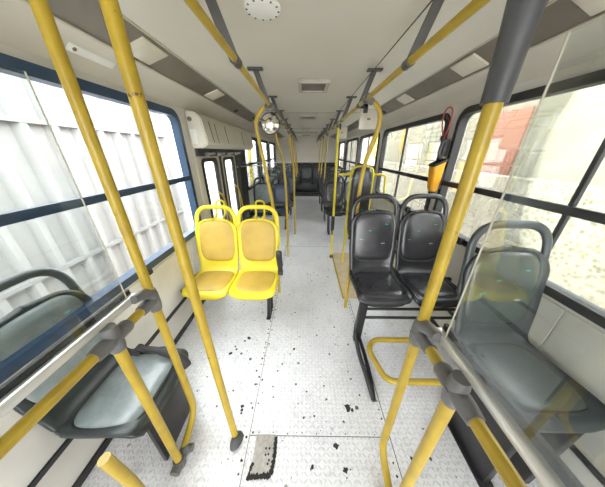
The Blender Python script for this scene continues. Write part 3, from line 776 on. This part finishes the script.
bm = NB(); add_tube(bm, [(0, 0, 1.70), (0, 0, 1.80), (0, 0, 1.90)], [.026, .028, .034], 16); add_tube(bm, [(0, -.06, 1.93), (0, .06, 1.93)], .03, 16); build('top_sleeve', bm, 'charcoal_plastic', pr_)
bm = NB(); add_tube(bm, [(0, 0, ZC), (0, 0, ZC-.03)], .034, 16); build('ceiling_cup', bm, 'grey_fitting', pl)
# low left rail close to the camera
t = tag(empty('low_rail', (-.69, .335, 0)), 'short yellow tube leaning by the lower left corner', 'grab rail')
bm = NB(); add_tube(bm, [(-.01, -.01, .62), (.0, .0, .40), (.01, .0, .0)], .019, 14); build('rail_tube', bm, 'yellow_pole', t)
bm = NB(); add_tube(bm, [(.01, 0, 0), (.01, 0, .02)], .04, 16); build('foot_cup', bm, 'charcoal_plastic', t)
# yellow guard loop in front of black seats
t = tag(empty('guard_loop', (.5, 1.0, 0)), 'low yellow rounded tube loop in front of the black double seat', 'guard rail')
zl = .25
bm = NB(); add_tube(bm, fillet([(.79, .145, zl), (.045, .145, zl), (-.02, .06, zl), (.035, -.175, zl), (.79, -.175, zl)], .07, 8), .0195, 14); build('loop_tube', bm, 'yellow_pole', t)
bm = NB()
for yy in (.145, -.175): add_box(bm, (.775, yy-.03, zl-.03), (.82, yy+.03, zl+.03), .005)
build('wall_flange', bm, 'grey_fitting', t)

# steel bar and screen by the door
t = tag(empty('door_screen', (-.46, 4.0, 0)), 'clear screen under a steel bar, in front of the rear left seats', 'screen')
for pth in ([(XL+.46, .0, 1.42), (.21, 0, 1.42)], [(XL+.46, .0, .36), (.21, 0, .36)], [(XL+.46, -.27, 1.36), (XL+.56, .02, 1.36), (XL+.9, .06, 1.37)]):
    bm = NB(); add_tube(bm, pth, .010, 12); build('bar', bm, 'steel', t)
bm = NB(); add_box(bm, (XL+.46+.01, -.004, .35), (.2, .002, 1.41), .001); build('clear_pane', bm, 'acrylic', t, smooth=False)

# ------------------------------------------------------------------ pillar things on the right
t = tag(empty('ticket_holder', (1.235, 2.02, 1.25)), 'orange plastic holder with dark slanted top on right window pillar', 'holder')
bm = NB(); lv = []
for z, w, dd, xo in ((0, .06, .05, .01), (.03, .085, .075, .0), (.24, .112, .10, -.008), (.26, .112, .10, -.008)):
    lv.append([bm.verts.new((xo+p[1], p[0], z + (p[1]*.5 if z > .2 else 0))) for p in rrect(w, dd, .022, 5)])
for A, B in zip(lv, lv[1:]):
    n = len(A)
    for q in range(n): bm.faces.new((A[q], A[(q+1) % n], B[(q+1) % n], B[q]))
bm.faces.new(lv[0]); build('holder_body', bm, 'orange_plastic', t)
bm = NB(); pts = [Vector((-.008+p[1], p[0], .26+p[1]*.5)) for p in rrect(.112, .10, .022, 5)]
add_tube(bm, pts, .010, 8, closed=True); f = bm.faces.new([bm.verts.new(p-Vector((0, 0, .01))) for p in pts]); build('dark_rim', bm, 'black_rubber', t)
bm = NB(); add_box(bm, (.02, -.03, .02), (.09, .03, .20), .006); build('mount', bm, 'black_rubber', t)
t = tag(empty('window_handle', (1.30, 2.05, 1.63)), 'black latch handle on the pillar above the orange holder', 'handle')
bm = NB(); add_box(bm, (-.05, -.02, -.07), (.0, .02, .07), .01); build('base', bm, 'black_rubber', t)
bm = NB(); add_tube(bm, spline([(-.03, -.005, .07), (-.065, -.01, .04), (-.07, -.01, -.04), (-.04, -.005, -.09)], 6), .014, 10); build('lever', bm, 'charcoal_plastic', t)
t = tag(empty('emergency_cord', (1.285, 2.075, 1.665)), 'thin dark red cord loop hanging above window pillar latch', 'cord')
bm = NB(); add_tube(bm, spline([(-.02, .03, .06), (-.05, .04, .16), (-.06, .03, .245), (-.075, -.04, .275), (-.065, -.085, .245), (-.04, -.05, .13), (-.03, 0, .04)], 8), .006, 8); build('cord_loop', bm, 'red_cord', t)
bm = NB(); add_disc(bm, (-.005, .03, .05), .02, (-1, 0, 0), .03, 12); build('anchor', bm, 'black_rubber', t)

# ------------------------------------------------------------------ outside
bm = NB(); add_box(bm, (-30, -25, -1.0), (30, 40, -.9)); struct(build('ground_outside', bm, 'asphalt', smooth=False))
# white corrugated sheet fence left
bm = NB(); xw = -4.0; y = -8.0; prof = []
while y < 6.4:
    prof += [(y, 0), (y+.18, 0), (y+.225, .10), (y+.30, .10), (y+.345, 0)]; y += .39
A = [bm.verts.new((xw+d_, yy, -.9)) for yy, d_ in prof]; B = [bm.verts.new((xw+d_, yy, 3.2)) for yy, d_ in prof]
for i in range(len(prof)-1): bm.faces.new((A[i], A[i+1], B[i+1], B[i]))
fo = build('outside_fence', bm, 'white_corrugated', smooth=False)
m_ = fo.modifiers.new('thickness', 'SOLIDIFY'); m_.thickness = .01
bm = NB()
for zz in (-.1, 2.0): add_box(bm, (xw+.0, -8, zz-.03), (xw+.12, 6.3, zz+.03))
build('batten', bm, 'batten_grey', fo, smooth=False)
tag(fo, 'white corrugated metal fence outside the left windows', 'fence')
t = tag(empty('outside_building', (-7, 6, -.9)), 'bright white building outside the left rear windows', 'building')
bm = NB(); add_box(bm, (-.5, -1, 0), (0, 14, 4.6)); build('facade', bm, 'white_render', t, smooth=False)  # white facade stands in for blown-out sky behind the rear windows
t = tag(empty('outside_pillar', (-2.2, 8.75, -.9)), 'bright yellow pillar outside the first window behind the doorway', 'pillar')
bm = NB(); add_box(bm, (-.06, -.06, 0), (.06, .06, 4), .01); build('shaft', bm, 'bright_yellow', t); bm = NB(); add_box(bm, (-.2, -.2, 0), (.2, .2, .2), .02); build('base', bm, 'grey_panes', t)
# right: rubble wall, plaster building with panels
bm = NB(); add_box(bm, (4.2, -4, -.9), (4.5, 26, 1.12)); wl_ = build('outside_stone_wall', bm, 'pale_rubble', smooth=False); tag(wl_, 'pale rough stone wall outside the right windows', 'wall')
t = tag(empty('outside_house', (5.5, 8, -.9)), 'pale plaster house with yellow shutters outside the right windows', 'house')
bm = NB(); add_box(bm, (0, -14, 0), (.6, 24, 4.02)); build('facade', bm, 'pale_plaster', t, smooth=False)
for yy, w, z0, z1, mt_ in ((4.75, .55, 2.45, 3.85, 'yellow_panel'), (1.75, 1.4, 2.5, 3.75, 'grey_panes'), (9.5, .9, 2.2, 3.9, 'bright_yellow'), (-1.6, 1.2, 1.6, 3.5, 'brick_red'), (14, 1.2, 2.2, 3.7, 'grey_panes')):
    bm = NB(); add_box(bm, (-.05, yy-w/2, z0), (0, yy+w/2, z1), .01); s_ = build('shutter', bm, mt_, t)
    if mt_ == 'grey_panes':
        bm = NB()
        for q in range(1, 4): add_box(bm, (-.07, yy-w/2, z0+(z1-z0)*q/4-.03), (-.05, yy+w/2, z0+(z1-z0)*q/4+.03))
        for q in range(1, 3): add_box(bm, (-.07, yy-w/2+w*q/3-.03, z0), (-.05, yy-w/2+w*q/3+.03, z1))
        build('glazing_bar', bm, 'pale_plaster', s_, smooth=False)

# ------------------------------------------------------------------ light
w = bpy.data.worlds.new('sky'); scene.world = w; w.use_nodes = True
nt = w.node_tree; bg = nt.nodes['Background']; bg.inputs[0].default_value = (.97, .985, 1, 1)
tc = node(nt, 'ShaderNodeTexCoord'); sp = node(nt, 'ShaderNodeSeparateXYZ'); nt.links.new(tc.outputs['Generated'], sp.inputs[0])
glow = ramp(nt, mth(nt, 'MULTIPLY', sp.outputs[1], -1.0), .25, .95)
nt.links.new(mth(nt, 'ADD', mth(nt, 'MULTIPLY', glow, .3), 2.9), bg.inputs[1])
# ------------------------------------------------------------------ camera
cam = bpy.data.cameras.new('camera'); co = bpy.data.objects.new('camera', cam); COL.objects.link(co)
cam.sensor_fit = 'HORIZONTAL'; cam.sensor_width = 36; cam.lens = 36*202/605; cam.clip_start = .02
co.location = (0, 0, 1.6); co.rotation_euler = (math.radians(90-24.4), 0, math.radians(.65)); scene.camera = co
scene.view_settings.view_transform = 'Standard'; scene.view_settings.look = 'None'; scene.view_settings.gamma = 1
scene.view_settings.use_curve_mapping = False; scene.view_settings.exposure = 1.97
scene.cycles.max_bounces = 12; scene.cycles.diffuse_bounces = 8; scene.cycles.transparent_max_bounces = 16
scene.cycles.use_denoising = True
